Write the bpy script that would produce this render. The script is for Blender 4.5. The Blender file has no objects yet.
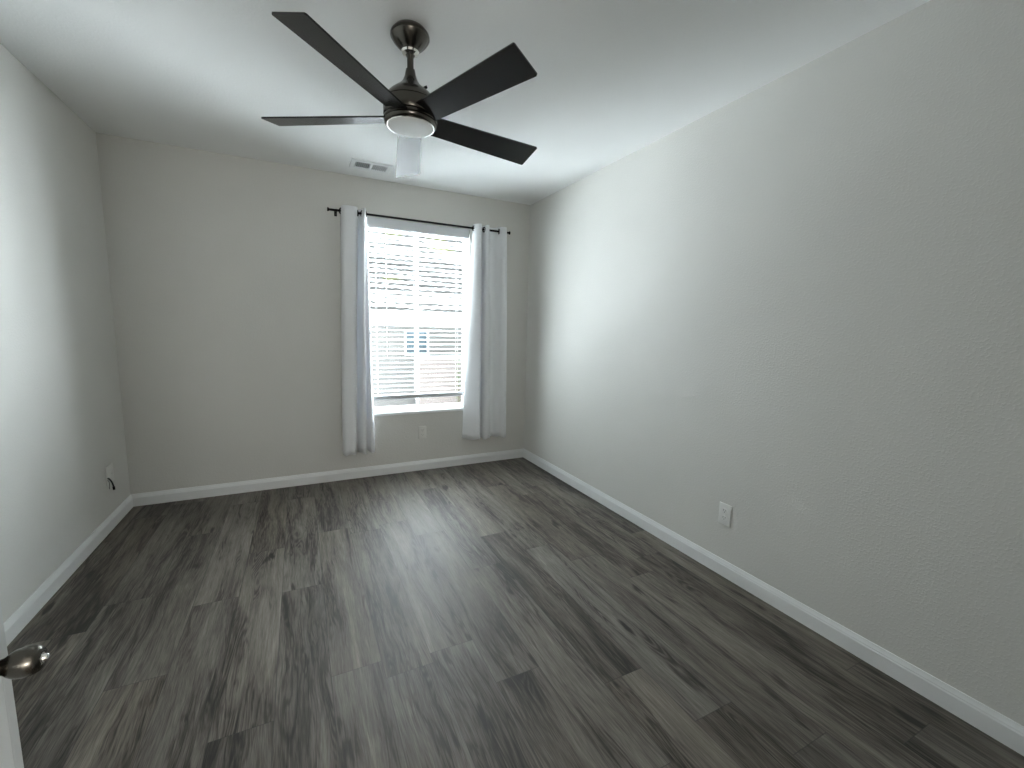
import bpy, bmesh, math, random
from mathutils import Vector, Matrix
random.seed(7)
SC = bpy.context.scene
COL = SC.collection
PI = math.pi

# ------------------------------------------------------------------ camera
F_PX, ROLL, PITCH, YAW = 428.81, -0.0226, 0.1293, 0.4602
XL, XR, D, H = -1.0924, 1.9919, 3.7154, 2.44      # room: left, right, back wall, ceiling
YF = -0.10                                         # room face of the front wall
ZC, HB, BT = 1.2886, 0.0869, 0.013
cam_d = bpy.data.cameras.new('camera')
cam = bpy.data.objects.new('camera', cam_d)
COL.objects.link(cam)
_cy, _sy, _cp, _sp = math.cos(YAW), math.sin(YAW), math.cos(PITCH), math.sin(PITCH)
fw = Vector((_sy*_cp, _cy*_cp, -_sp))
rt = Vector((_cy, -_sy, 0))
dn = fw.cross(rt)
r_ = rt*math.cos(ROLL) + dn*math.sin(ROLL)
d_ = -rt*math.sin(ROLL) + dn*math.cos(ROLL)
m = Matrix((r_, -d_, -fw)).transposed().to_4x4()
m.translation = (0, 0, ZC)
cam.matrix_world = m
cam_d.sensor_fit = 'HORIZONTAL'
cam_d.sensor_width = 36.0
cam_d.lens = F_PX/1024*36
cam_d.clip_start = 0.02
SC.camera = cam

# ------------------------------------------------------------------ light
SKY_FRONT, SKY_BACK, FILL_POWER = 28.0, 2.6, 60.0
SC.view_settings.view_transform = 'Standard'
SC.view_settings.look = 'None'
SC.view_settings.gamma = 1
SC.view_settings.exposure = 0.06
SC.view_settings.use_curve_mapping = False
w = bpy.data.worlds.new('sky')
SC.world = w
w.use_nodes = True
# hazy bright sky: shaped by direction to light the room, beyond the house far
# brighter than the sky over our own roof
wt = w.node_tree
bg = wt.nodes['Background']
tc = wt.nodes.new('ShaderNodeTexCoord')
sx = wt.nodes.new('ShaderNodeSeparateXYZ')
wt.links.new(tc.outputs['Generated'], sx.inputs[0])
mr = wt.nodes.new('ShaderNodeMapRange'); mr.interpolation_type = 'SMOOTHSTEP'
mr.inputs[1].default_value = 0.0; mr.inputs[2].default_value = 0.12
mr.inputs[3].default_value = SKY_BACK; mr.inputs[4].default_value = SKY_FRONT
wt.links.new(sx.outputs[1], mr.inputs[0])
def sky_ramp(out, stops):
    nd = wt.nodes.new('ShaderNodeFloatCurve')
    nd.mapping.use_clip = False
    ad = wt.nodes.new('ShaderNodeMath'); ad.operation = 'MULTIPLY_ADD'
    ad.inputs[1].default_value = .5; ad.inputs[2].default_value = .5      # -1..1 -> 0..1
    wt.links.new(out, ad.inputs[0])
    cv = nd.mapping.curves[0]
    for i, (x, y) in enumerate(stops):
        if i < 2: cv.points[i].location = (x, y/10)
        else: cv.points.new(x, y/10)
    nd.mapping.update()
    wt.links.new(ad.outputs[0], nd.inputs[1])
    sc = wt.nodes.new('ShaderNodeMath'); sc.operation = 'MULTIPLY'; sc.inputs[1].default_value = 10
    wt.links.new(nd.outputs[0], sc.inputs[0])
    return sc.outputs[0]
SIDE = sky_ramp(sx.outputs[0], [(0, .48), (.06, .46), (.22, .34), (.36, .74), (.5, .75), (.66, .9), (.80, 2.1), (.94, 2.5), (1, 4.5)])   # sideways brightness shaped to light the side walls
LOWH = sky_ramp(sx.outputs[2], [(0, 4.6), (.24, 4.3), (.36, 2.9), (.50, 1.3), (.70, 1.45), (1, 1.5)])                            # added glow below the horizon to light the ceiling
STEEP = wt.nodes.new('ShaderNodeMapRange'); STEEP.interpolation_type = 'SMOOTHSTEP'   # evens out the added glow at steep downward angles
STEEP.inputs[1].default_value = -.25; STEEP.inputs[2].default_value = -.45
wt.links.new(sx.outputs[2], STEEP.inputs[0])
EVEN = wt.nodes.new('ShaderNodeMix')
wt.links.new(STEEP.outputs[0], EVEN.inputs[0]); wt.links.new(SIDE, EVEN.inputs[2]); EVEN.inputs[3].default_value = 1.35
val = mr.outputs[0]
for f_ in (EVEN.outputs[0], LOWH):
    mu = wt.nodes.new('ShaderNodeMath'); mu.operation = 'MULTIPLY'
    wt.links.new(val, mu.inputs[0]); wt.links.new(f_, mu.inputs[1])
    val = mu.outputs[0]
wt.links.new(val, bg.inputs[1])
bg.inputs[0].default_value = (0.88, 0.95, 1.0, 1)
# daylight portal in the window opening (guides the sampling of the sky only)
pd = bpy.data.lights.new('window_portal', 'AREA')
pd.shape = 'RECTANGLE'; pd.size = 0.92; pd.size_y = 1.62
pd.cycles.is_portal = True
po = bpy.data.objects.new('window_portal', pd)
po.location = (0.935, D+0.125, 1.35)
po.rotation_euler = (-PI/2, 0, 0)     # shines to -y
COL.objects.link(po)
# added fill light behind the camera, brightens the room through the doorway
hd = bpy.data.lights.new('fill_light', 'POINT')
hd.shadow_soft_size = 0.28; hd.energy = FILL_POWER; hd.color = (1.0, 0.96, 0.90)
ho = bpy.data.objects.new('fill_light', hd)
ho.location = (0.05, -1.15, 1.25)
COL.objects.link(ho)
SC.cycles.max_bounces = 14
SC.cycles.diffuse_bounces = 9
SC.cycles.glossy_bounces = 5
SC.cycles.transparent_max_bounces = 16
SC.cycles.caustics_reflective = False
SC.cycles.caustics_refractive = False

# ------------------------------------------------------------------ materials
def new_mat(name, color=(.8, .8, .8), rough=.5, metal=0.0, spec=.5, coat=0.0):
    mt = bpy.data.materials.new(name)
    mt.use_nodes = True
    b = mt.node_tree.nodes['Principled BSDF']
    b.inputs['Base Color'].default_value = (*color, 1)
    b.inputs['Roughness'].default_value = rough
    b.inputs['Metallic'].default_value = metal
    b.inputs['Specular IOR Level'].default_value = spec
    b.inputs['Coat Weight'].default_value = coat
    return mt

class NT:
    """tiny node-tree helper"""
    def __init__(self, mt):
        self.t = mt.node_tree
        self.b = self.t.nodes['Principled BSDF']
    def n(self, kind, **kw):
        nd = self.t.nodes.new(kind)
        for k, v in kw.items():
            setattr(nd, k, v)
        return nd
    def put(self, sock, v):
        if isinstance(v, bpy.types.NodeSocket):
            self.t.links.new(v, sock)
        else:
            sock.default_value = v
    def math(self, op, a, b=0.0, c=0.0):
        nd = self.n('ShaderNodeMath', operation=op)
        for i, v in enumerate((a, b, c)):
            self.put(nd.inputs[i], v)
        return nd.outputs[0]
    def xyz(self, x, y, z):
        nd = self.n('ShaderNodeCombineXYZ')
        for i, v in enumerate((x, y, z)):
            self.put(nd.inputs[i], v)
        return nd.outputs[0]
    def noise(self, vec, scale=1.0, detail=3.0, rough=.55, dist=0.0):
        nd = self.n('ShaderNodeTexNoise')
        self.put(nd.inputs['Vector'], vec)
        nd.inputs['Scale'].default_value = scale
        nd.inputs['Detail'].default_value = detail
        nd.inputs['Roughness'].default_value = rough
        nd.inputs['Distortion'].default_value = dist
        return nd.outputs['Fac']
    def ramp(self, fac, stops):
        nd = self.n('ShaderNodeValToRGB')
        els = nd.color_ramp.elements
        while len(els) < len(stops):
            els.new(0.5)
        for e, (p, c) in zip(els, stops):
            e.position = p
            e.color = (*c, 1) if len(c) == 3 else c
        self.put(nd.inputs[0], fac)
        return nd.outputs[0]
    def mixc(self, fac, a, b, mode='MIX'):
        nd = self.n('ShaderNodeMix', data_type='RGBA', blend_type=mode)
        self.put(nd.inputs['Factor'], fac)
        self.put(nd.inputs['A'], a if isinstance(a, bpy.types.NodeSocket) else (*a, 1))
        self.put(nd.inputs['B'], b if isinstance(b, bpy.types.NodeSocket) else (*b, 1))
        return nd.outputs['Result']
    def bump(self, h, strength, dist):
        nd = self.n('ShaderNodeBump')
        nd.inputs['Strength'].default_value = strength
        nd.inputs['Distance'].default_value = dist
        self.put(nd.inputs['Height'], h)
        self.t.links.new(nd.outputs[0], self.b.inputs['Normal'])
    def smooth(self, v, a, b):
        nd = self.n('ShaderNodeMapRange', interpolation_type='SMOOTHSTEP')
        self.put(nd.inputs[0], v)
        nd.inputs[1].default_value = a
        nd.inputs[2].default_value = b
        return nd.outputs[0]

def paint(name, color, rough, scale, strength):
    mt = new_mat(name, color, rough, spec=.35)
    k = NT(mt)
    co = k.n('ShaderNodeTexCoord').outputs['Object']
    a = k.noise(co, scale, 2.0, .5)
    a2 = k.smooth(a, .45, .70)
    b = k.noise(co, 2.2, 2.0)
    k.put(k.b.inputs['Base Color'], k.mixc(k.smooth(b, .3, .7), tuple(c*.975 for c in color), color))
    k.bump(a2, strength, .0012)
    return mt

WALL = paint('wall_paint', (.66, .65, .62), .62, 110, .42)
CEIL = paint('ceiling_paint', (.86, .865, .86), .75, 80, .28)
WHITE = new_mat('white_trim_paint', (.80, .81, .81), .35)
DOORW = new_mat('door_paint', (.74, .76, .76), .35)
VINYL = new_mat('white_vinyl', (.82, .83, .84), .3)
SLAT = new_mat('blind_slat', (.85, .86, .86), .35)
RAIL = new_mat('blind_rail', (.72, .73, .76), .4)
BRAIL = new_mat('blind_bottom_rail', (.50, .51, .53), .45)
CORD = new_mat('cord', (.85, .85, .83), .8)
BLACK = new_mat('black_metal', (.006, .006, .007), .5, spec=.15)
NICKEL = new_mat('satin_nickel', (.13, .122, .108), .26, 1.0)
CHROME = new_mat('polished_rim', (.85, .84, .82), .12, 1.0)
BRONZE = new_mat('dark_nickel', (.10, .094, .083), .24, 1.0)
DARKGAP = new_mat('dark_slot', (.01, .01, .01), .6)
FROST = new_mat('frosted_glass_white', (.78, .79, .78), .45)
PLATE = new_mat('white_plastic', (.78, .78, .76), .3)
PLATEG = new_mat('painted_plate', (.72, .71, .68), .4)
CABLE = new_mat('black_cable', (.01, .01, .01), .45)
VENTW = new_mat('vent_enamel', (.80, .81, .81), .35)
DUCT = new_mat('duct_dark', (.03, .03, .03), .8)

def blade_mat():
    mt = new_mat('black_blade', (.018, .017, .018), .26, spec=.38)
    k = NT(mt)
    co = k.n('ShaderNodeTexCoord').outputs['Object']
    mp = k.n('ShaderNodeMapping'); mp.inputs['Scale'].default_value = (3, 60, 3)
    k.put(mp.inputs[0], co)
    g = k.noise(mp.outputs[0], 1.0, 3.0)
    k.put(k.b.inputs['Base Color'], k.mixc(g, (.006, .0055, .006), (.013, .012, .012)))
    return mt
BLADE = blade_mat()

def fabric():
    mt = new_mat('curtain_fabric', (.76, .775, .80), .85, spec=.2)
    k = NT(mt)
    co = k.n('ShaderNodeTexCoord').outputs['Object']
    a = k.noise(co, 420, 2.0)
    k.put(k.b.inputs['Base Color'], k.mixc(a, (.84, .85, .865), (.90, .91, .92)))
    k.b.inputs['Sheen Weight'].default_value = .25
    k.bump(a, .12, .001)
    # thin cloth: some daylight passes through
    tr = k.n('ShaderNodeBsdfTranslucent'); tr.inputs[0].default_value = (.55, .58, .64, 1)
    mx = k.n('ShaderNodeMixShader'); mx.inputs[0].default_value = .12
    out = k.t.nodes['Material Output']
    k.t.links.new(k.b.outputs[0], mx.inputs[1]); k.t.links.new(tr.outputs[0], mx.inputs[2])
    k.t.links.new(mx.outputs[0], out.inputs[0])
    return mt
FABRIC = fabric()

def glass():
    mt = bpy.data.materials.new('window_glass')
    mt.use_nodes = True
    t = mt.node_tree
    t.nodes.remove(t.nodes['Principled BSDF'])
    tr = t.nodes.new('ShaderNodeBsdfTransparent'); tr.inputs[0].default_value = (.95, .97, .97, 1)
    gl = t.nodes.new('ShaderNodeBsdfGlossy'); gl.inputs['Roughness'].default_value = .02
    lw = t.nodes.new('ShaderNodeLayerWeight'); lw.inputs[0].default_value = .5      # facing term, same on both sides of the pane
    pw = t.nodes.new('ShaderNodeMath'); pw.operation = 'POWER'; pw.inputs[1].default_value = 5
    t.links.new(lw.outputs['Facing'], pw.inputs[0])
    fr = t.nodes.new('ShaderNodeMath'); fr.operation = 'MULTIPLY_ADD'; fr.inputs[1].default_value = .9; fr.inputs[2].default_value = .03
    t.links.new(pw.outputs[0], fr.inputs[0])
    mx = t.nodes.new('ShaderNodeMixShader')
    t.links.new(fr.outputs[0], mx.inputs[0]); t.links.new(tr.outputs[0], mx.inputs[1])
    t.links.new(gl.outputs[0], mx.inputs[2])
    t.links.new(mx.outputs[0], t.nodes['Material Output'].inputs[0])
    return mt
GLASS = glass()

def planks():
    mt = new_mat('grey_vinyl_planks', (.1, .1, .1), .4, spec=.36)
    k = NT(mt)
    sep = k.n('ShaderNodeSeparateXYZ')
    k.put(sep.inputs[0], k.n('ShaderNodeTexCoord').outputs['Object'])
    X, Y = sep.outputs[0], sep.outputs[1]
    W, L = .18, 1.22
    px = k.math('DIVIDE', k.math('SUBTRACT', X, .059), W)
    col = k.math('FLOOR', px); fx = k.math('FRACT', px)
    wn = k.n('ShaderNodeTexWhiteNoise', noise_dimensions='1D'); k.put(wn.inputs['W'], k.math('ADD', col, 31.7))
    py = k.math('DIVIDE', k.math('ADD', Y, k.math('MULTIPLY', wn.outputs['Value'], L*3)), L)
    row = k.math('FLOOR', py); fy = k.math('FRACT', py)
    pid = k.math('ADD', k.math('MULTIPLY', col, 7.31), k.math('MULTIPLY', row, 3.77))
    wn2 = k.n('ShaderNodeTexWhiteNoise', noise_dimensions='1D'); k.put(wn2.inputs['W'], pid)
    rnd = wn2.outputs['Value']
    off = k.math('MULTIPLY', rnd, 37.0)
    def vec(sx, sy, o=0.0):
        return k.xyz(k.math('MULTIPLY', X, sx), k.math('ADD', k.math('MULTIPLY', Y, sy), o), off)
    # slow warp that bends the grain lines
    warp = k.noise(vec(5, 1.5, 3.0), 1.0, 2.0)
    xw = k.math('ADD', X, k.math('MULTIPLY', k.math('SUBTRACT', warp, .5), .06))
    def vecw(sx, sy):
        return k.xyz(k.math('MULTIPLY', xw, sx), k.math('MULTIPLY', Y, sy), off)
    patch = k.noise(vecw(15, 1.7), 1.0, 4.5, .58, .6)      # broad light / dark areas
    streak = k.noise(vecw(130, 4.5), 1.0, 4.0, .72)         # fine grain
    streak2 = k.noise(vecw(420, 14), 1.0, 2.0, .6)          # finest fibres
    # cathedral rings: bands of the warped patch field
    ring = k.math('SINE', k.math('MULTIPLY', k.noise(vecw(9, 1.1), 1.0, 1.2, .4, .5), 150.0))
    dark = k.smooth(patch, .54, .64)
    ringf = k.math('MULTIPLY', k.math('MULTIPLY', k.math('ADD', ring, 1.0), .5), dark)
    # thin dark contour veins, gathered where the wood is darker
    def vein(sx, sy, wd):
        nz = k.noise(vecw(sx, sy), 1.0, 3.0, .5, .3)
        return k.math('SUBTRACT', 1.0, k.smooth(k.math('ABSOLUTE', k.math('SUBTRACT', nz, .5)), 0.0, wd))
    zone = k.smooth(k.noise(vec(7, .9, 11.0), 1.0, 2.0), .44, .62)
    veins = k.math('MULTIPLY', k.math('ADD', k.math('MULTIPLY', vein(26, 1.9, .045), .8), k.math('MULTIPLY', vein(55, 3.4, .06), .5)), zone)
    # knots
    vo = k.n('ShaderNodeTexVoronoi', feature='F1')
    k.put(vo.inputs['Vector'], k.xyz(k.math('ADD', k.math('MULTIPLY', xw, 9.0), k.math('MULTIPLY', patch, 1.1)), k.math('ADD', k.math('MULTIPLY', Y, 2.9), k.math('MULTIPLY', patch, .8)), off)); vo.inputs['Scale'].default_value = 1.0
    vr = k.n('ShaderNodeSeparateColor'); k.put(vr.inputs[0], vo.outputs['Color'])
    kn = k.math('MULTIPLY', k.math('SUBTRACT', 1.0, k.smooth(vo.outputs['Distance'], .0, .20)), k.math('GREATER_THAN', vr.outputs[0], .52))
    # value
    v = k.math('ADD', k.math('MULTIPLY', k.math('SUBTRACT', rnd, .5), .16), .585)
    v = k.math('ADD', v, k.math('MULTIPLY', k.math('SUBTRACT', streak, .5), .62))
    v = k.math('ADD', v, k.math('MULTIPLY', k.math('SUBTRACT', streak2, .5), .55))
    v = k.math('SUBTRACT', v, k.math('MULTIPLY', k.math('SUBTRACT', patch, .45), .85))
    v = k.math('SUBTRACT', v, k.math('MULTIPLY', dark, .22))
    v = k.math('ADD', v, k.math('MULTIPLY', ringf, .30))
    v = k.math('SUBTRACT', v, k.math('MULTIPLY', kn, .85))
    v = k.math('SUBTRACT', v, k.math('MULTIPLY', veins, .30))
    v = k.math('SUBTRACT', v, k.math('MULTIPLY', zone, .07))
    c = k.ramp(v, [(.08, (.016, .014, .012)), (.34, (.050, .045, .040)), (.53, (.112, .106, .097)), (.72, (.180, .175, .165)), (.95, (.29, .285, .275))])
    # warm / cool variation plank by plank
    wn3 = k.n('ShaderNodeTexWhiteNoise', noise_dimensions='1D'); k.put(wn3.inputs['W'], k.math('ADD', pid, 91.3))
    c = k.mixc(k.math('MULTIPLY', wn3.outputs['Value'], .55), c, (1.0, .92, .82), 'MULTIPLY')
    c = k.mixc(1.0, c, (.98, .925, .87), 'MULTIPLY')
    # joints
    ex = k.math('MULTIPLY', k.math('MINIMUM', fx, k.math('SUBTRACT', 1.0, fx)), W)
    ey = k.math('MULTIPLY', k.math('MINIMUM', fy, k.math('SUBTRACT', 1.0, fy)), L)
    seam = k.math('SUBTRACT', 1.0, k.smooth(k.math('MINIMUM', ex, ey), .0006, .0022))
    c = k.mixc(k.math('MULTIPLY', seam, .55), c, (.02, .02, .02))
    k.put(k.b.inputs['Base Color'], c)
    rg = k.math('ADD', .45, k.math('MULTIPLY', streak, .16))
    k.put(k.b.inputs['Roughness'], rg)
    hgt = k.math('SUBTRACT', k.math('ADD', k.math('MULTIPLY', streak, .6), k.math('MULTIPLY', streak2, .4)), k.math('MULTIPLY', seam, .9))
    k.bump(hgt, .22, .0010)
    return mt
FLOOR = planks()

# outside
def stucco(name, c, s=40):
    mt = new_mat(name, c, .9, spec=.2)
    k = NT(mt)
    a = k.noise(k.n('ShaderNodeTexCoord').outputs['Object'], s, 4.0)
    k.put(k.b.inputs['Base Color'], k.mixc(a, tuple(x*.85 for x in c), tuple(min(1, x*1.1) for x in c)))
    k.bump(a, .3, .01)
    return mt
STUCCO = stucco('stucco', (.135, .130, .124))
GARDEN = stucco('garden_wall_stucco', (.125, .107, .099))
GRAVEL = stucco('gravel', (.22, .20, .18), 60)
def tiles():
    mt = new_mat('roof_tile', (.25, .24, .23), .85, spec=.2)
    k = NT(mt)
    co = k.n('ShaderNodeTexCoord').outputs['Object']
    a = k.noise(co, 1.6, 3.0)
    b = k.noise(co, .55, 2.0)
    c = k.mixc(a, (.060, .059, .057), (.14, .136, .132))
    k.put(k.b.inputs['Base Color'], k.mixc(k.math('MULTIPLY', k.smooth(b, .63, .70), .6), c, (.16, .165, .06)))
    return mt
TILE = tiles()
FASCIA = new_mat('fascia_white', (.30, .30, .30), .6)
NPANE = new_mat('neighbour_window_glass', (.06, .085, .10), .08)
LEAF = new_mat('leaf', (.05, .085, .03), .5)
STEM = new_mat('stem', (.08, .06, .04), .8)

# ------------------------------------------------------------------ mesh helpers
class MB:
    def __init__(self):
        self.bm = bmesh.new()
    def box(self, x0, x1, y0, y1, z0, z1, bev=0.0, seg=2):
        b = bmesh.new()
        bmesh.ops.create_cube(b, size=1)
        for v in b.verts:
            v.co = Vector(((x0+x1)/2 + v.co.x*(x1-x0), (y0+y1)/2 + v.co.y*(y1-y0), (z0+z1)/2 + v.co.z*(z1-z0)))
        if bev:
            bmesh.ops.bevel(b, geom=list(b.edges), offset=bev, segments=seg, profile=.5, affect='EDGES')
        return self._add(b)
    def _add(self, b, mat=None):
        if mat is not None:
            bmesh.ops.transform(b, matrix=mat, verts=b.verts)
        me = bpy.data.meshes.new('tmp')
        b.to_mesh(me); b.free()
        self.bm.from_mesh(me)
        bpy.data.meshes.remove(me)
        return self
    def tube(self, p0, p1, r0, r1=None, seg=20):
        p0, p1 = Vector(p0), Vector(p1)
        b = bmesh.new()
        d = p1-p0
        bmesh.ops.create_cone(b, cap_ends=True, segments=seg, radius1=r0, radius2=r0 if r1 is None else r1, depth=d.length)
        q = d.to_track_quat('Z', 'Y').to_matrix().to_4x4()
        q.translation = (p0+p1)/2
        return self._add(b, q)
    def lathe(self, prof, seg=40, mat=None):
        b = bmesh.new()
        rings = []
        for r, z in prof:
            if r < 1e-6:
                rings.append([b.verts.new((0, 0, z))])
            else:
                rings.append([b.verts.new((r*math.cos(2*PI*i/seg), r*math.sin(2*PI*i/seg), z)) for i in range(seg)])
        for A, B in zip(rings, rings[1:]):
            for i in range(seg):
                j = (i+1) % seg
                if len(A) == 1 and len(B) > 1: b.faces.new((A[0], B[j], B[i]))
                elif len(B) == 1 and len(A) > 1: b.faces.new((A[i], A[j], B[0]))
                elif len(A) > 1: b.faces.new((A[i], A[j], B[j], B[i]))
        bmesh.ops.recalc_face_normals(b, faces=b.faces)
        return self._add(b, mat)
    def torus(self, R, r, mat=None, seg=32, sseg=10):
        b = bmesh.new()
        g = [[b.verts.new(((R+r*math.cos(2*PI*j/sseg))*math.cos(2*PI*i/seg), (R+r*math.cos(2*PI*j/sseg))*math.sin(2*PI*i/seg), r*math.sin(2*PI*j/sseg))) for j in range(sseg)] for i in range(seg)]
        for i in range(seg):
            for j in range(sseg):
                b.faces.new((g[i][j], g[(i+1) % seg][j], g[(i+1) % seg][(j+1) % sseg], g[i][(j+1) % sseg]))
        bmesh.ops.recalc_face_normals(b, faces=b.faces)
        return self._add(b, mat)
    def path(self, pts, r, seg=10):
        """round tube along a polyline"""
        b = bmesh.new()
        pts = [Vector(p) for p in pts]
        rings = []
        for i, p in enumerate(pts):
            t = (pts[min(i+1, len(pts)-1)]-pts[max(i-1, 0)]).normalized()
            q = t.to_track_quat('Z', 'Y')
            rr = r[i] if isinstance(r, (list, tuple)) else r
            rings.append([b.verts.new(p + q @ Vector((rr*math.cos(2*PI*k/seg), rr*math.sin(2*PI*k/seg), 0))) for k in range(seg)])
        for A, B in zip(rings, rings[1:]):
            for k in range(seg):
                b.faces.new((A[k], A[(k+1) % seg], B[(k+1) % seg], B[k]))
        b.faces.new(rings[0][::-1]); b.faces.new(rings[-1])
        bmesh.ops.recalc_face_normals(b, faces=b.faces)
        return self._add(b)
    def prism(self, poly, h0, h1, mat=None):
        """poly in xy, extruded h0..h1 in z"""
        b = bmesh.new()
        lo = [b.verts.new((x, y, h0)) for x, y in poly]
        hi = [b.verts.new((x, y, h1)) for x, y in poly]
        n = len(poly)
        b.faces.new(lo[::-1]); b.faces.new(hi)
        for i in range(n):
            b.faces.new((lo[i], lo[(i+1) % n], hi[(i+1) % n], hi[i]))
        bmesh.ops.recalc_face_normals(b, faces=b.faces)
        return self._add(b, mat)
    def build(self, name, mat, parent=None, smooth=None, origin=None):
        me = bpy.data.meshes.new(name)
        if origin is not None:
            bmesh.ops.translate(self.bm, vec=-Vector(origin), verts=self.bm.verts)
        self.bm.to_mesh(me); self.bm.free()
        me.materials.append(mat)
        o = bpy.data.objects.new(name, me)
        COL.objects.link(o)
        if origin is not None:
            o.location = origin
        if smooth is not None:
            for p in me.polygons:
                p.use_smooth = True
            me.set_sharp_from_angle(angle=math.radians(smooth))
        if parent is not None:
            o.parent = parent
        return o

def tag(o, label, cat, group=None, kind=None):
    if label: o['label'] = label
    if cat: o['category'] = cat
    if group: o['group'] = group
    if kind: o['kind'] = kind
    return o
def empty(name, loc, rot=(0, 0, 0)):
    o = bpy.data.objects.new(name, None)
    o.empty_display_size = .05
    o.location = loc
    o.rotation_euler = rot
    COL.objects.link(o)
    return o
def structure(o, label, cat):
    return tag(o, label, cat, kind='structure')

# ------------------------------------------------------------------ room shell
WX0, WX1, WZ0, WZ1 = .478, 1.392, .545, 2.150       # window opening
TH = .105
HY = -1.75                                          # far end of the hall behind the camera
fl = MB().box(XL-.12, XR+.12, HY-.12, D+TH, -.10, 0).build('floor', FLOOR)
structure(fl, 'grey brown wood-look plank floor', 'floor')
ce = MB().box(XL-.12, XR+.12, HY-.12, D+TH, H, H+.12).build('ceiling', CEIL)
structure(ce, 'white textured ceiling', 'ceiling')
b = MB()
b.box(XL-.12, WX0, D, D+TH, 0, H); b.box(WX1, XR+.12, D, D+TH, 0, H)
b.box(WX0, WX1, D, D+TH, 0, WZ0); b.box(WX0, WX1, D, D+TH, WZ1, H)
structure(b.build('wall_back', WALL), 'light grey back wall with the window', 'wall')
structure(MB().box(XL-.12, XL, HY, D, 0, H).build('wall_left', WALL), 'light grey wall on the left', 'wall')
structure(MB().box(XR, XR+.12, HY, D, 0, H).build('wall_right', WALL), 'long light grey textured wall on the right', 'wall')
DX0, DX1, DH = -.372, .42, 2.05                     # doorway behind the camera
b = MB()
b.box(XL, DX0, YF-.12, YF, 0, H); b.box(DX1, XR, YF-.12, YF, 0, H); b.box(DX0, DX1, YF-.12, YF, DH, H)
structure(b.build('wall_front', WALL), 'wall with the doorway behind the viewer', 'wall')
structure(MB().box(XL-.12, XR+.12, HY-.12, HY, 0, H).build('wall_hall', WALL), 'hall wall behind the viewer', 'wall')

def baseboard(name, label, a, bb, inward):
    """profiled skirting from a to bb along the wall line; inward = unit vector into the room"""
    a, bb, n = Vector(a), Vector(bb), Vector(inward)
    prof = [(0, 0), (BT, 0), (BT, HB*.70), (BT*.93, HB*.72), (BT*.80, HB*.765), (BT*.80, HB*.80), (BT*.62, HB*.86), (BT*.45, HB*.93), (BT*.35, HB), (0, HB)]
    bm = bmesh.new()
    A = [bm.verts.new(a + n*d + Vector((0, 0, z))) for d, z in prof]
    B = [bm.verts.new(bb + n*d + Vector((0, 0, z))) for d, z in prof]
    k = len(prof)
    for i in range(k):
        bm.faces.new((A[i], A[(i+1) % k], B[(i+1) % k], B[i]))
    bm.faces.new(A[::-1]); bm.faces.new(B)
    bmesh.ops.recalc_face_normals(bm, faces=bm.faces)
    m_ = MB(); m_.bm.free(); m_.bm = bm
    structure(m_.build(name, WHITE), label, 'baseboard')
baseboard('baseboard_back', 'white baseboard along the back wall', (XL, D, 0), (XR, D, 0), (0, -1, 0))
baseboard('baseboard_left', 'white baseboard along the left wall', (XL, YF, 0), (XL, D, 0), (1, 0, 0))
baseboard('baseboard_right', 'white baseboard along the right wall', (XR, YF, 0), (XR, D, 0), (-1, 0, 0))

# window: vinyl slider with centre bar, sill board
WY = D+.066
win = empty('window_1', ((WX0+WX1)/2, WY, WZ0))
structure(win, 'white framed sliding window behind the blind', 'window')
def wpart(mb, name, mat, parent=win):
    o = mb.build(name, mat)
    o.parent = parent
    if parent is win:
        o.matrix_parent_inverse = Matrix.Translation(win.location).inverted()
    return o
fr = .020
b = MB()
b.box(WX0, WX0+fr, WY, D+TH, WZ0, WZ1); b.box(WX1-fr, WX1, WY, D+TH, WZ0, WZ1)
b.box(WX0+fr, WX1-fr, WY, D+TH, WZ0, WZ0+fr); b.box(WX0+fr, WX1-fr, WY, D+TH, WZ1-fr, WZ1)
wpart(b, 'window_frame', VINYL)
XM = .936
for (x0, x1, y0) in ((WX0+fr, XM+.014, WY+.020), (XM-.014, WX1-fr, WY+.004)):
    s = .017
    b = MB()
    z0, z1 = WZ0+fr, WZ1-fr
    b.box(x0, x0+s, y0, y0+.014, z0, z1, .002); b.box(x1-s, x1, y0, y0+.014, z0, z1, .002)
    b.box(x0+s, x1-s, y0, y0+.014, z0, z0+s, .002); b.box(x0+s, x1-s, y0, y0+.014, z1-s, z1, .002)
    sash = wpart(b, 'sash', VINYL)
    g = MB().box(x0+s-.003, x1-s+.003, y0+.006, y0+.008, z0+s-.003, z1-s+.003).build('pane', GLASS)
    g.parent = sash
b = MB()
b.box(WX0-.03, WX1+.03, D-.022, D-.0005, WZ0-.024, WZ0, .004)
b.box(WX0+.001, WX1-.001, D-.006, WY-.001, WZ0-.0, WZ0+.008, .002)
structure(b.build('trim_1', WHITE), 'white sill board under the window', 'window sill')

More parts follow.
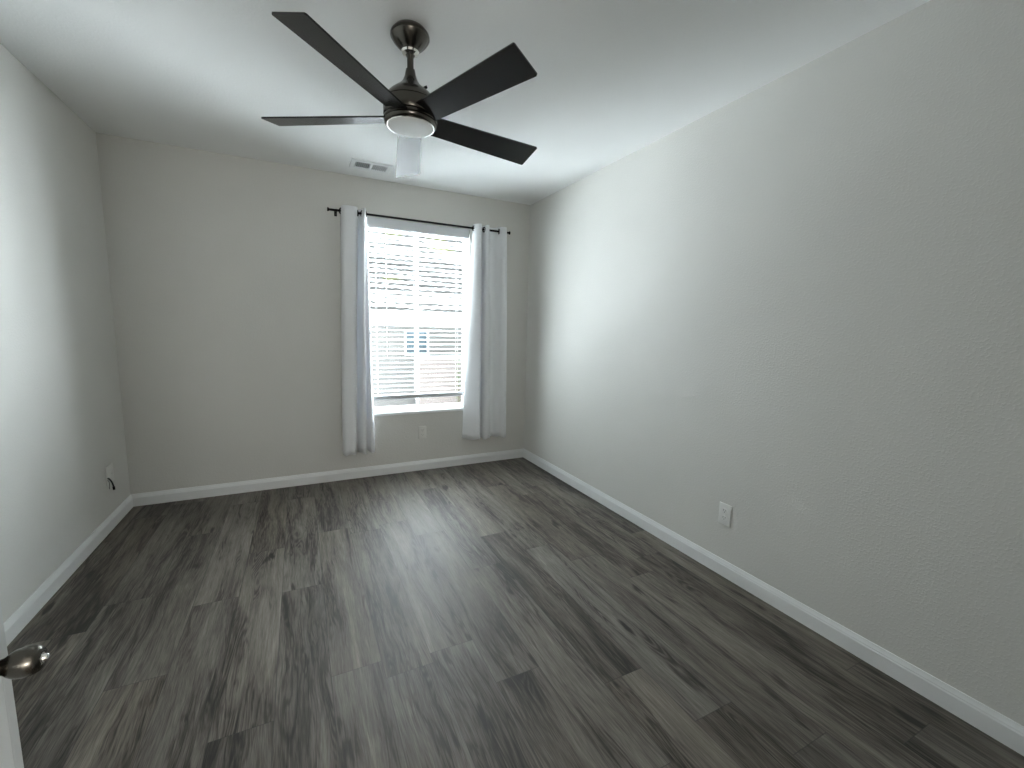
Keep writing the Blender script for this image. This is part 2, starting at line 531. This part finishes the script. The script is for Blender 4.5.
# ------------------------------------------------------------------ window blind
BX0, BX1 = WX0+.006, WX1-.006
BY = D+.036
bl = empty('window_blind', ((BX0+BX1)/2, BY, WZ1))
tag(bl, 'white horizontal slat blind lowered in the window between the curtains', 'window blind')
def child(mb, name, mat, parent, smooth=None):
    o = mb.build(name, mat, smooth=smooth)
    o.parent = parent
    o.matrix_parent_inverse = Matrix.Translation(parent.location).inverted()
    return o
b = MB().box(BX0, BX1, D+.004, D+.012, 2.072, WZ1-.002, .003)
b.box(BX0, BX1, D+.014, D+.062, 2.100, WZ1-.004, .002)
child(b, 'valance', RAIL, bl)
bm = bmesh.new()
Z0, Z1, PITCHS = .725, 2.065, .0405
tilt = math.radians(-5)
z = Z0
prof = []
for i in range(7):
    u = (i/6-.5)*.050
    prof.append((u, .0032*(1-(u/.025)**2)))
while z < Z1:
    ring = []
    for zz in (.0012, -.0012):
        for (u, c) in (prof if zz > 0 else prof[::-1]):
            y = BY + u*math.cos(tilt) - c*math.sin(tilt)
            ring.append((y, z + u*math.sin(tilt) + c + zz))
    A = [bm.verts.new((BX0+.004, y, q)) for y, q in ring]
    B = [bm.verts.new((BX1-.004, y, q)) for y, q in ring]
    n = len(ring)
    for i in range(n):
        bm.faces.new((A[i], A[(i+1) % n], B[(i+1) % n], B[i]))
    bm.faces.new(A[::-1]); bm.faces.new(B)
    z += PITCHS
bmesh.ops.recalc_face_normals(bm, faces=bm.faces)
mb = MB(); mb.bm.free(); mb.bm = bm
child(mb, 'slats', SLAT, bl, 50)
child(MB().box(BX0+.002, BX1-.002, BY-.026, BY+.026, .656, .692, .005), 'bottom_rail', BRAIL, bl)
for x in (BX0+.10, (BX0+BX1)/2-.03, BX1-.10):
    b = MB()
    for dy in (-.0265, .0265):
        b.tube((x, BY+dy, .685), (x, BY+dy, 2.10), .0009, seg=6)
    child(b, 'ladder_cord', CORD, bl)
b = MB().tube((.660, D-.004, 1.02), (.660, D-.004, 2.075), .0035, seg=8)
child(b, 'tilt_wand', CORD, bl)

# ------------------------------------------------------------------ curtain rod and curtains
RY, RZ = D-.085, 2.143
rod = empty('curtain_rod', (.98, RY, RZ))
tag(rod, 'thin black curtain rod mounted above the window', 'curtain rod')
child(MB().tube((.250, RY, RZ), (1.716, RY, RZ), .0085, seg=18), 'pole', BLACK, rod, 40)
for x, s in ((.250, -1), (1.716, 1)):
    prof = [(0, 0), (.0085, 0), (.0085, .006), (.0065, .009), (.0065, .012), (.012, .018), (.0145, .024), (.0145, .027), (.011, .029), (0, .029)]
    mt = Matrix.Translation((x, RY, RZ)) @ Matrix.Rotation(s*PI/2, 4, 'Y')
    child(MB().lathe(prof, 24, mt), 'finial', BLACK, rod, 40)
for x in (.285, 1.690):
    b = MB()
    b.box(x-.010, x+.010, D-.004, D, RZ-.026, RZ+.010, .001)
    b.path([(x, D-.003, RZ-.016), (x, D-.045, RZ-.016), (x, RY+.012, RZ-.016), (x, RY, RZ-.0130), (x, RY-.012, RZ-.004), (x, RY-.013, RZ+.006)], .0045, 8)
    child(b, 'bracket', BLACK, rod, 40)

def catmull(P, n):
    out = []
    for i in range(len(P)-1):
        p0, p1, p2, p3 = P[max(i-1, 0)], P[i], P[i+1], P[min(i+2, len(P)-1)]
        for k in range(n):
            t = k/n
            out.append(tuple(.5*((2*b_) + (-a+c)*t + (2*a-5*b_+4*c-d)*t*t + (-a+3*b_-3*c+d)*t**3) for a, b_, c, d in zip(p0, p1, p2, p3)))
    out.append(P[-1])
    return out
def curtain(name, label, top, bot, zt, zb, crossings):
    n = len(top)
    assert n == len(bot), (n, len(bot))
    T, B = catmull(top, 5), catmull(bot, 5)
    root = empty(name, (sum(p[0] for p in top)/n, RY, zb))
    tag(root, label, 'curtain', 'curtains at the window')
    bm = bmesh.new()
    rows = 36
    grid = []
    for j in range(rows+1):
        t = j/rows
        e = t**.75
        z = zt + (zb-zt)*t
        row = []
        for i, (a, c) in enumerate(zip(T, B)):
            wob = .004*math.sin(5.3*t + i*.35)*t*(1-t)*2
            hem = .006*math.sin(i*.5)*(t**8)
            row.append(bm.verts.new((a[0]+(c[0]-a[0])*e + wob, RY + a[1]+(c[1]-a[1])*e + wob, z + hem)))
        grid.append(row)
    for r0, r1 in zip(grid, grid[1:]):
        for i in range(len(r0)-1):
            bm.faces.new((r0[i], r0[i+1], r1[i+1], r1[i]))
    bmesh.ops.recalc_face_normals(bm, faces=bm.faces)
    me = bpy.data.meshes.new('cloth')
    bm.to_mesh(me); bm.free()
    for p in me.polygons: p.use_smooth = True
    me.materials.append(FABRIC)
    o = bpy.data.objects.new('cloth_panel', me)
    COL.objects.link(o)
    md = o.modifiers.new('thickness', 'SOLIDIFY'); md.thickness = .0016; md.offset = 0
    o.parent = root
    o.matrix_parent_inverse = Matrix.Translation(root.location).inverted()
    for gi, x in enumerate(crossings):
        mt = Matrix.Translation((x, RY, RZ)) @ Matrix.Rotation(math.radians((32, -20, 18, -20)[gi]), 4, 'Z') @ Matrix.Rotation(PI/2, 4, 'Y') @ Matrix.Scale(1.0, 4)
        child(MB().torus(.0195, .0052, mt), 'grommet', BLACK, root, 60)
    return root
LT = [(.318, .012), (.322, -.020), (.340, -.045), (.375, -.052), (.412, -.048), (.430, -.030), (.437, .0), (.440, .034), (.452, .060), (.464, .036), (.469, .0), (.474, -.032), (.484, -.044), (.494, -.030), (.498, .0), (.503, .022)]
LB = [(.282, .016), (.286, -.020), (.300, -.045), (.330, -.052), (.362, -.048), (.379, -.030), (.384, .0), (.386, .034), (.396, .060), (.408, .040), (.414, -.004), (.430, -.042), (.456, -.046), (.470, .030), (.500, -.040), (.531, -.012)]
curtain('curtain', 'pale grey grommet curtain gathered at the left side of the window', LT, LB, 2.178, .243, (.318, .437, .469, .498))
RT = [(1.396, .010), (1.404, -.022), (1.424, -.046), (1.450, -.044), (1.462, -.018), (1.467, .012), (1.474, .042), (1.483, .046), (1.490, .016), (1.497, -.024), (1.512, -.044), (1.528, -.030), (1.540, .012), (1.566, .038), (1.604, .036), (1.632, .0), (1.646, -.032), (1.668, -.046), (1.694, -.034), (1.704, -.008)]
RB = [(1.318, .046), (1.352, .014), (1.398, -.018), (1.440, -.044), (1.462, -.040), (1.470, .0), (1.476, .040), (1.484, .046), (1.491, .016), (1.500, -.024), (1.522, -.045), (1.552, -.040), (1.572, -.010), (1.592, .024), (1.630, .030), (1.664, .004), (1.684, -.028), (1.706, -.044), (1.730, -.034), (1.737, -.008)]
curtain('curtain', 'pale grey grommet curtain hanging at the right side of the window', RT, RB, 2.178, .262, (1.398, 1.4645, 1.493, 1.634))

# ------------------------------------------------------------------ ceiling fan
FX, FY = .4345, 1.849
fan = empty('ceiling_fan', (FX, FY, 2.114))
tag(fan, 'dark five-blade ceiling fan with round frosted light hanging from the ceiling', 'ceiling fan')
def fpart(mb, name, mat, smooth=35, parent=fan):
    o = mb.build(name, mat, smooth=smooth)
    o.parent = parent
    return o
Z = lambda z: z-2.114
H0 = H-.0005
fpart(MB().lathe([(0, Z(H0)), (.062, Z(H0)), (.068, Z(2.432)), (.0735, Z(2.426)), (.0755, Z(2.420)), (.0755, Z(2.412)), (.0735, Z(2.409)), (.072, Z(2.4065)), (.066, Z(2.397)), (.054, Z(2.384)), (.043, Z(2.374)), (.036, Z(2.3685)), (.034, Z(2.366)), (0, Z(2.366))], 48), 'canopy', BRONZE)
fpart(MB().lathe([(.016, Z(2.372)), (.033, Z(2.3665)), (.035, Z(2.362)), (.031, Z(2.355)), (.018, Z(2.349)), (.013, Z(2.352))]), 'canopy_ring', CHROME)['label'] = 'bright polished ring under the canopy'
fpart(MB().lathe([(0, Z(2.358)), (.017, Z(2.358)), (.016, Z(2.345)), (.0125, Z(2.340)), (.0125, Z(2.285)), (0, Z(2.285))], 24), 'downrod', BRONZE)
fpart(MB().lathe([(.0135, Z(2.299)), (.0175, Z(2.297)), (.0190, Z(2.290)), (.0225, Z(2.272)), (.0300, Z(2.254)), (.0405, Z(2.240)), (.0545, Z(2.228)), (.069, Z(2.217)), (.083, Z(2.205)), (.095, Z(2.191)), (.1025, Z(2.178)), (.1045, Z(2.172)), (.100, Z(2.169))], 48), 'motor_cap', BRONZE)
fpart(MB().lathe([(.099, Z(2.172)), (.1045, Z(2.1695)), (.1065, Z(2.165)), (.1070, Z(2.150)), (.1065, Z(2.122)), (.104, Z(2.118)), (.101, Z(2.1165)), (.101, Z(2.1135)), (.1055, Z(2.112)), (.1060, Z(2.106)), (.1030, Z(2.103)), (.1010, Z(2.1022)), (.1010, Z(2.1000)), (.1045, Z(2.0985)), (.1035, Z(2.093)), (.099, Z(2.088)), (.0945, Z(2.0855)), (.091, Z(2.0855)), (.091, Z(2.10))], 48), 'motor_housing', BRONZE)
fpart(MB().lathe([(.0900, Z(2.0862)), (.0940, Z(2.0858)), (.0950, Z(2.0840)), (.0935, Z(2.0822)), (.0905, Z(2.0826))], 48), 'light_rim', CHROME)['label'] = 'thin polished rim around the light'
fpart(MB().lathe([(.0905, Z(2.090)), (.0902, Z(2.0825)), (.088, Z(2.0800)), (.078, Z(2.0772)), (.058, Z(2.0748)), (.034, Z(2.0735)), (.015, Z(2.073)), (0, Z(2.073))], 48), 'light_shade', FROST)['label'] = 'white frosted glass light shade'
# reverse switch knob on the cap
fpart(MB().tube((.045, -.035, Z(2.224)), (.056, -.041, Z(2.231)), .006, .005, 12), 'set_screw', BLACK)
PITCH_T = -.258
tx, ty = -.013, -.046
for k in range(5):
    th = math.radians(78 + 72*k) + .007
    r = Vector((math.cos(th), math.sin(th), 0)); t = Vector((-math.sin(th), math.cos(th), 0))
    r.z = tx*r.x + ty*r.y; t.z = tx*t.x + ty*t.y + PITCH_T
    r.normalize(); 
    L = t.length/ math.sqrt(1+0)          # in-plane measure kept as fitted
    n = r.cross(t).normalized()
    M = Matrix((r, t, n)).transposed().to_4x4()
    b = MB()
    pts = [(.085, -.047), (.581, -.0615), (.585, -.058), (.585, .061), (.580, .0650), (.085, .049)]
    b.prism(pts, -.003, .003, M)
    bl_ = fpart(b, 'blade', BLADE, 30)
    ib = MB().prism([(.060, -.020), (.150, -.026), (.165, -.014), (.165, .014), (.150, .026), (.060, .020)], .0032, .008, M)
    o = ib.build('blade_iron', BLACK)
    o.parent = bl_

# ------------------------------------------------------------------ ceiling vent
VX0, VX1, VY0, VY1 = .372, .655, 3.345, 3.52
vent = empty('ceiling_vent', ((VX0+VX1)/2, (VY0+VY1)/2, H))
tag(vent, 'white louvred ceiling vent near the back wall behind the fan', 'ceiling vent')
b = MB()
e = .032
zt, zb = H-.0005, H-.009
b.box(VX0, VX1, VY0, VY0+e, zb, zt, .002); b.box(VX0, VX1, VY1-e, VY1, zb, zt, .002)
b.box(VX0, VX0+e, VY0+e, VY1-e, zb, zt, .002); b.box(VX1-e, VX1, VY0+e, VY1-e, zb, zt, .002)
xm = (VX0+VX1)/2
b.box(xm-.008, xm+.008, VY0+e, VY1-e, zb, zt, .001)
child(b, 'vent_frame', VENTW, vent)
child(MB().box(VX0+e-.004, VX1-e+.004, VY0+e-.004, VY1-e+.004, H-.0030, H-.0006), 'duct_opening', DUCT, vent)
for (x0, x1, sgn) in ((VX0+e, xm-.008, 1), (xm+.008, VX1-e, -1)):
    b = MB()
    n = 8
    for i in range(n):
        x = x0 + (i+.5)*(x1-x0)/n
        bb = bmesh.new(); bmesh.ops.create_cube(bb, size=1)
        bmesh.ops.scale(bb, vec=(.0012, VY1-VY0-2*e, .0085), verts=bb.verts)
        b._add(bb, Matrix.Translation((x, (VY0+VY1)/2, H-.0072)) @ Matrix.Rotation(sgn*math.radians(35), 4, 'Y'))
    child(b, 'louvres', VENTW, vent)

# ------------------------------------------------------------------ electrical outlets
def outlet(loc, rotz, label, mat, slotmat):
    """duplex outlet, built facing -y at the origin, plate 70 x 115 mm"""
    root = empty('electrical_outlet', loc, (0, 0, rotz))
    tag(root, label, 'electrical outlet')
    MB().box(-.036, .036, -.0065, 0, -.0575, .0575, .0028, 3).build('cover_plate', mat, root, 40)
    for s in (-1, 1):
        z = s*.0195
        poly = [(.0172*math.cos(a), .0172*math.sin(a)) for a in [2*PI*i/32 for i in range(32)]]
        poly = [(x, max(-.0135, min(.0135, y))) for x, y in poly]
        M = Matrix.Translation((0, 0, z)) @ Matrix.Rotation(PI/2, 4, 'X')
        rc = MB().prism(poly, .0066, .0082, M).build('receptacle', mat, root)
        sl = MB()
        sl.box(-.0075, -.0053, -.00835, -.0081, z-.001, z+.008); sl.box(.0053, .0075, -.00835, -.0081, z+.000, z+.007)
        sl.tube((0, -.0081, z-.0065), (0, -.00835, z-.0065), .0024, seg=12)
        sl.build('slots', slotmat, rc)
    MB().tube((0, -.0064, 0), (0, -.0078, 0), .0032, seg=12).build('screw', mat, root)
outlet((XR, 1.435, .336), -PI/2, 'white duplex wall outlet low on the right wall', PLATE, DARKGAP)
outlet((.955, D, .346), 0, 'grey painted wall outlet below the window', PLATEG, new_mat('slot_grey', (.12, .12, .12), .6))

# two-gang plate on the left wall and the cable out of it
plate = empty('wall_plate', (XL, 3.400, .335))
tag(plate, 'grey painted cable wall plate low on the left wall near the corner', 'wall plate')
child(MB().box(XL, XL+.006, 3.342, 3.458, .278, .392, .0025, 3), 'cover_plate', PLATEG, plate, 40)
for y in (3.362, 3.424):
    b = MB()
    b.tube((XL+.0055, y, .335), (XL+.0075, y, .335), .009, seg=16)
    child(b, 'bushing', PLATEG, plate)
b = MB().path([(XL+.0065, 3.352, .322), (XL+.013, 3.352, .318), (XL+.019, 3.355, .306), (XL+.023, 3.360, .290), (XL+.025, 3.366, .272), (XL+.025, 3.371, .258)], .0042, 10)
c = b.build('coaxial_cable', CABLE, smooth=40)
tag(c, 'short black cable hanging out of the left wall plate', 'cable')
MB().tube((XL+.025, 3.3703, .260), (XL+.0248, 3.3740, .240), .0062, .0058, 12).build('connector', BLACK, c)
b = MB().path([(XL+.0065, 3.346, .312), (XL+.012, 3.346, .308), (XL+.015, 3.345, .296), (XL+.0155, 3.342, .276), (XL+.0145, 3.339, .256)], .0024, 8)
c = b.build('coaxial_cable', new_mat('grey_cable', (.25, .25, .24), .5), smooth=40)
tag(c, 'thin grey wire hanging beside the black cable at the wall plate', 'cable')

# ------------------------------------------------------------------ open door with knob
door = empty('door_1', (-.348, YF, 0))
structure(door, 'white door standing open at the left edge', 'door')
child(MB().box(-.365, -.330, YF+.005, .672, .008, 2.035, .001), 'door_leaf', DOORW, door)
child(MB().box(-.365, -.330, .6722, .690, .008, 2.035, .0025), 'door_edge', new_mat('door_edge_grey', (.60, .62, .62), .4), door)['label'] = 'slightly darker front edge strip'  # strip along the free edge, darker grey than the leaf
KX = Matrix.Translation((-.330, .625, .908)) @ Matrix.Rotation(PI/2, 4, 'Y')
kn = child(MB().lathe([(0, .0005), (.031, .0005), (.032, .003), (.030, .006), (.022, .009), (.012, .011), (.0085, .014), (.0080, .022), (.0092, .0265), (.0122, .0300), (.0148, .035), (.0160, .041), (.0160, .046), (.0148, .0515), (.0128, .0550), (.0105, .0566), (.0072, .0570), (.0068, .0560), (0, .0560)], 36, KX), 'door_knob', NICKEL, door, 40)
kn['label'] = 'dark satin nickel door knob'
o = MB().lathe([(.0062, .0556), (.0062, .0570), (.0042, .0575), (.0038, .0605), (.0028, .0615), (0, .0617)], 20, KX).build('lock_button', CHROME, smooth=40)
o.parent = kn; o['label'] = 'bright lock button'

# ------------------------------------------------------------------ outside the window
GZ = -4.2
structure(MB().box(-3.5, 9, 9.3, 24, GZ-.2, GZ).build('ground', GRAVEL), 'ground outside the window', 'ground')
HX, HYY = 2.6, 10.7
house = empty('house', (HX, HYY, GZ))
tag(house, 'neighbouring house seen through the window blind', 'house')
nx0, nx1, nz0, nz1 = 2.31, 2.93, .56, 1.19
b = MB()
b.box(-1.5, nx0, HYY, HYY+.2, GZ, 1.42); b.box(nx1, 6.2, HYY, HYY+.2, GZ, 1.42)
b.box(nx0, nx1, HYY, HYY+.2, GZ, nz0); b.box(nx0, nx1, HYY, HYY+.2, nz1, 1.42)
child(b, 'house_wall', STUCCO, house)
f = .05
b = MB()
b.box(nx0, nx0+f, HYY-.03, HYY+.06, nz0, nz1); b.box(nx1-f, nx1, HYY-.03, HYY+.06, nz0, nz1)
b.box(nx0+f, nx1-f, HYY-.03, HYY+.06, nz0, nz0+f); b.box(nx0+f, nx1-f, HYY-.03, HYY+.06, nz1-f, nz1)
b.box((nx0+nx1)/2-.02, (nx0+nx1)/2+.02, HYY-.02, HYY+.05, nz0+f, nz1-f)
hw = child(b, 'house_window', new_mat('house_window_frame', (.38, .39, .40), .5), house)
MB().box(nx0+f, nx1-f, HYY+.03, HYY+.045, nz0+f, nz1-f).build('pane', NPANE, hw)
b = MB().box(-1.8, 6.5, HYY-.30, HYY-.25, 1.31, 1.47)
b.box(-1.8, 6.5, HYY-.25, HYY, 1.405, 1.435)
child(b, 'fascia', FASCIA, house)
# tiled roof: wavy courses stepping up
bm = bmesh.new()
slope, course, nC = .50, .36, 32
NXW = 164
xs = [-1.8 + 8.3*i/NXW for i in range(NXW+1)]
prev = None
for ccount in range(nC):
    for dy, dz in ((0, .0), (course, -.055)):
        y = HYY-.32 + ccount*course + dy
        zb_ = 1.50 + slope*(ccount*course + dy) + dz
        row = [bm.verts.new((x, y, zb_ + .045*abs(math.sin(PI*x/.28 + (ccount % 2)*.4)) + .012*math.sin(x*3.1+ccount*2.0))) for x in xs]
        if prev:
            for i in range(NXW):
                bm.faces.new((prev[i], prev[i+1], row[i+1], row[i]))
        prev = row
bmesh.ops.recalc_face_normals(bm, faces=bm.faces)
mb = MB(); mb.bm.free(); mb.bm = bm
ro = child(mb, 'roof', TILE, house)
md = ro.modifiers.new('t', 'SOLIDIFY'); md.thickness = .03
# garden wall with pale cap
gw = empty('garden_wall', (4.5, 9.8, GZ))
tag(gw, 'low pinkish garden wall with pale cap outside the window', 'garden wall')
gx = 9.7*.252
child(MB().box(gx, 6.0, 9.7, 9.9, GZ, .53), 'wall_body', GARDEN, gw)
child(MB().box(gx-.03, 6.03, 9.66, 9.94, .53, .60, .01), 'coping', FASCIA, gw)
# shrub by the garden wall
sh = empty('shrub', (3.42, 9.45, GZ))
tag(sh, 'small leafy shrub outside near the right side of the window', 'shrub')
bs, bf = MB(), bmesh.new()
rs = random.Random(3)
for i in range(9):
    a = rs.uniform(0, 2*PI); hgt = rs.uniform(4.3, 5.3)
    top = (3.42+.16*math.cos(a), 9.45+.16*math.sin(a), GZ+hgt)
    mid = (3.42+.05*math.cos(a), 9.45+.05*math.sin(a), GZ+hgt*.5)
    bs.path([(3.42, 9.45, GZ), mid, top], [.014, .010, .004], 6)
    for j in range(26):
        t = rs.uniform(.72, 1.0)
        p = Vector(mid).lerp(Vector(top), max(0, (t-.5)*2))
        q = Matrix.Translation(p) @ Matrix.Rotation(rs.uniform(0, 2*PI), 4, 'Z') @ Matrix.Rotation(rs.uniform(-.7, .5), 4, 'Y')
        l, ww = rs.uniform(.06, .10), .018
        vs = [bf.verts.new(q @ Vector(c)) for c in ((0, 0, 0), (l*.5, -ww, .008), (l, 0, -.005), (l*.5, ww, .008))]
        bf.faces.new(vs)
child(bs, 'stems', STEM, sh)
mb = MB(); mb.bm.free(); mb.bm = bf
child(mb, 'foliage', LEAF, sh)
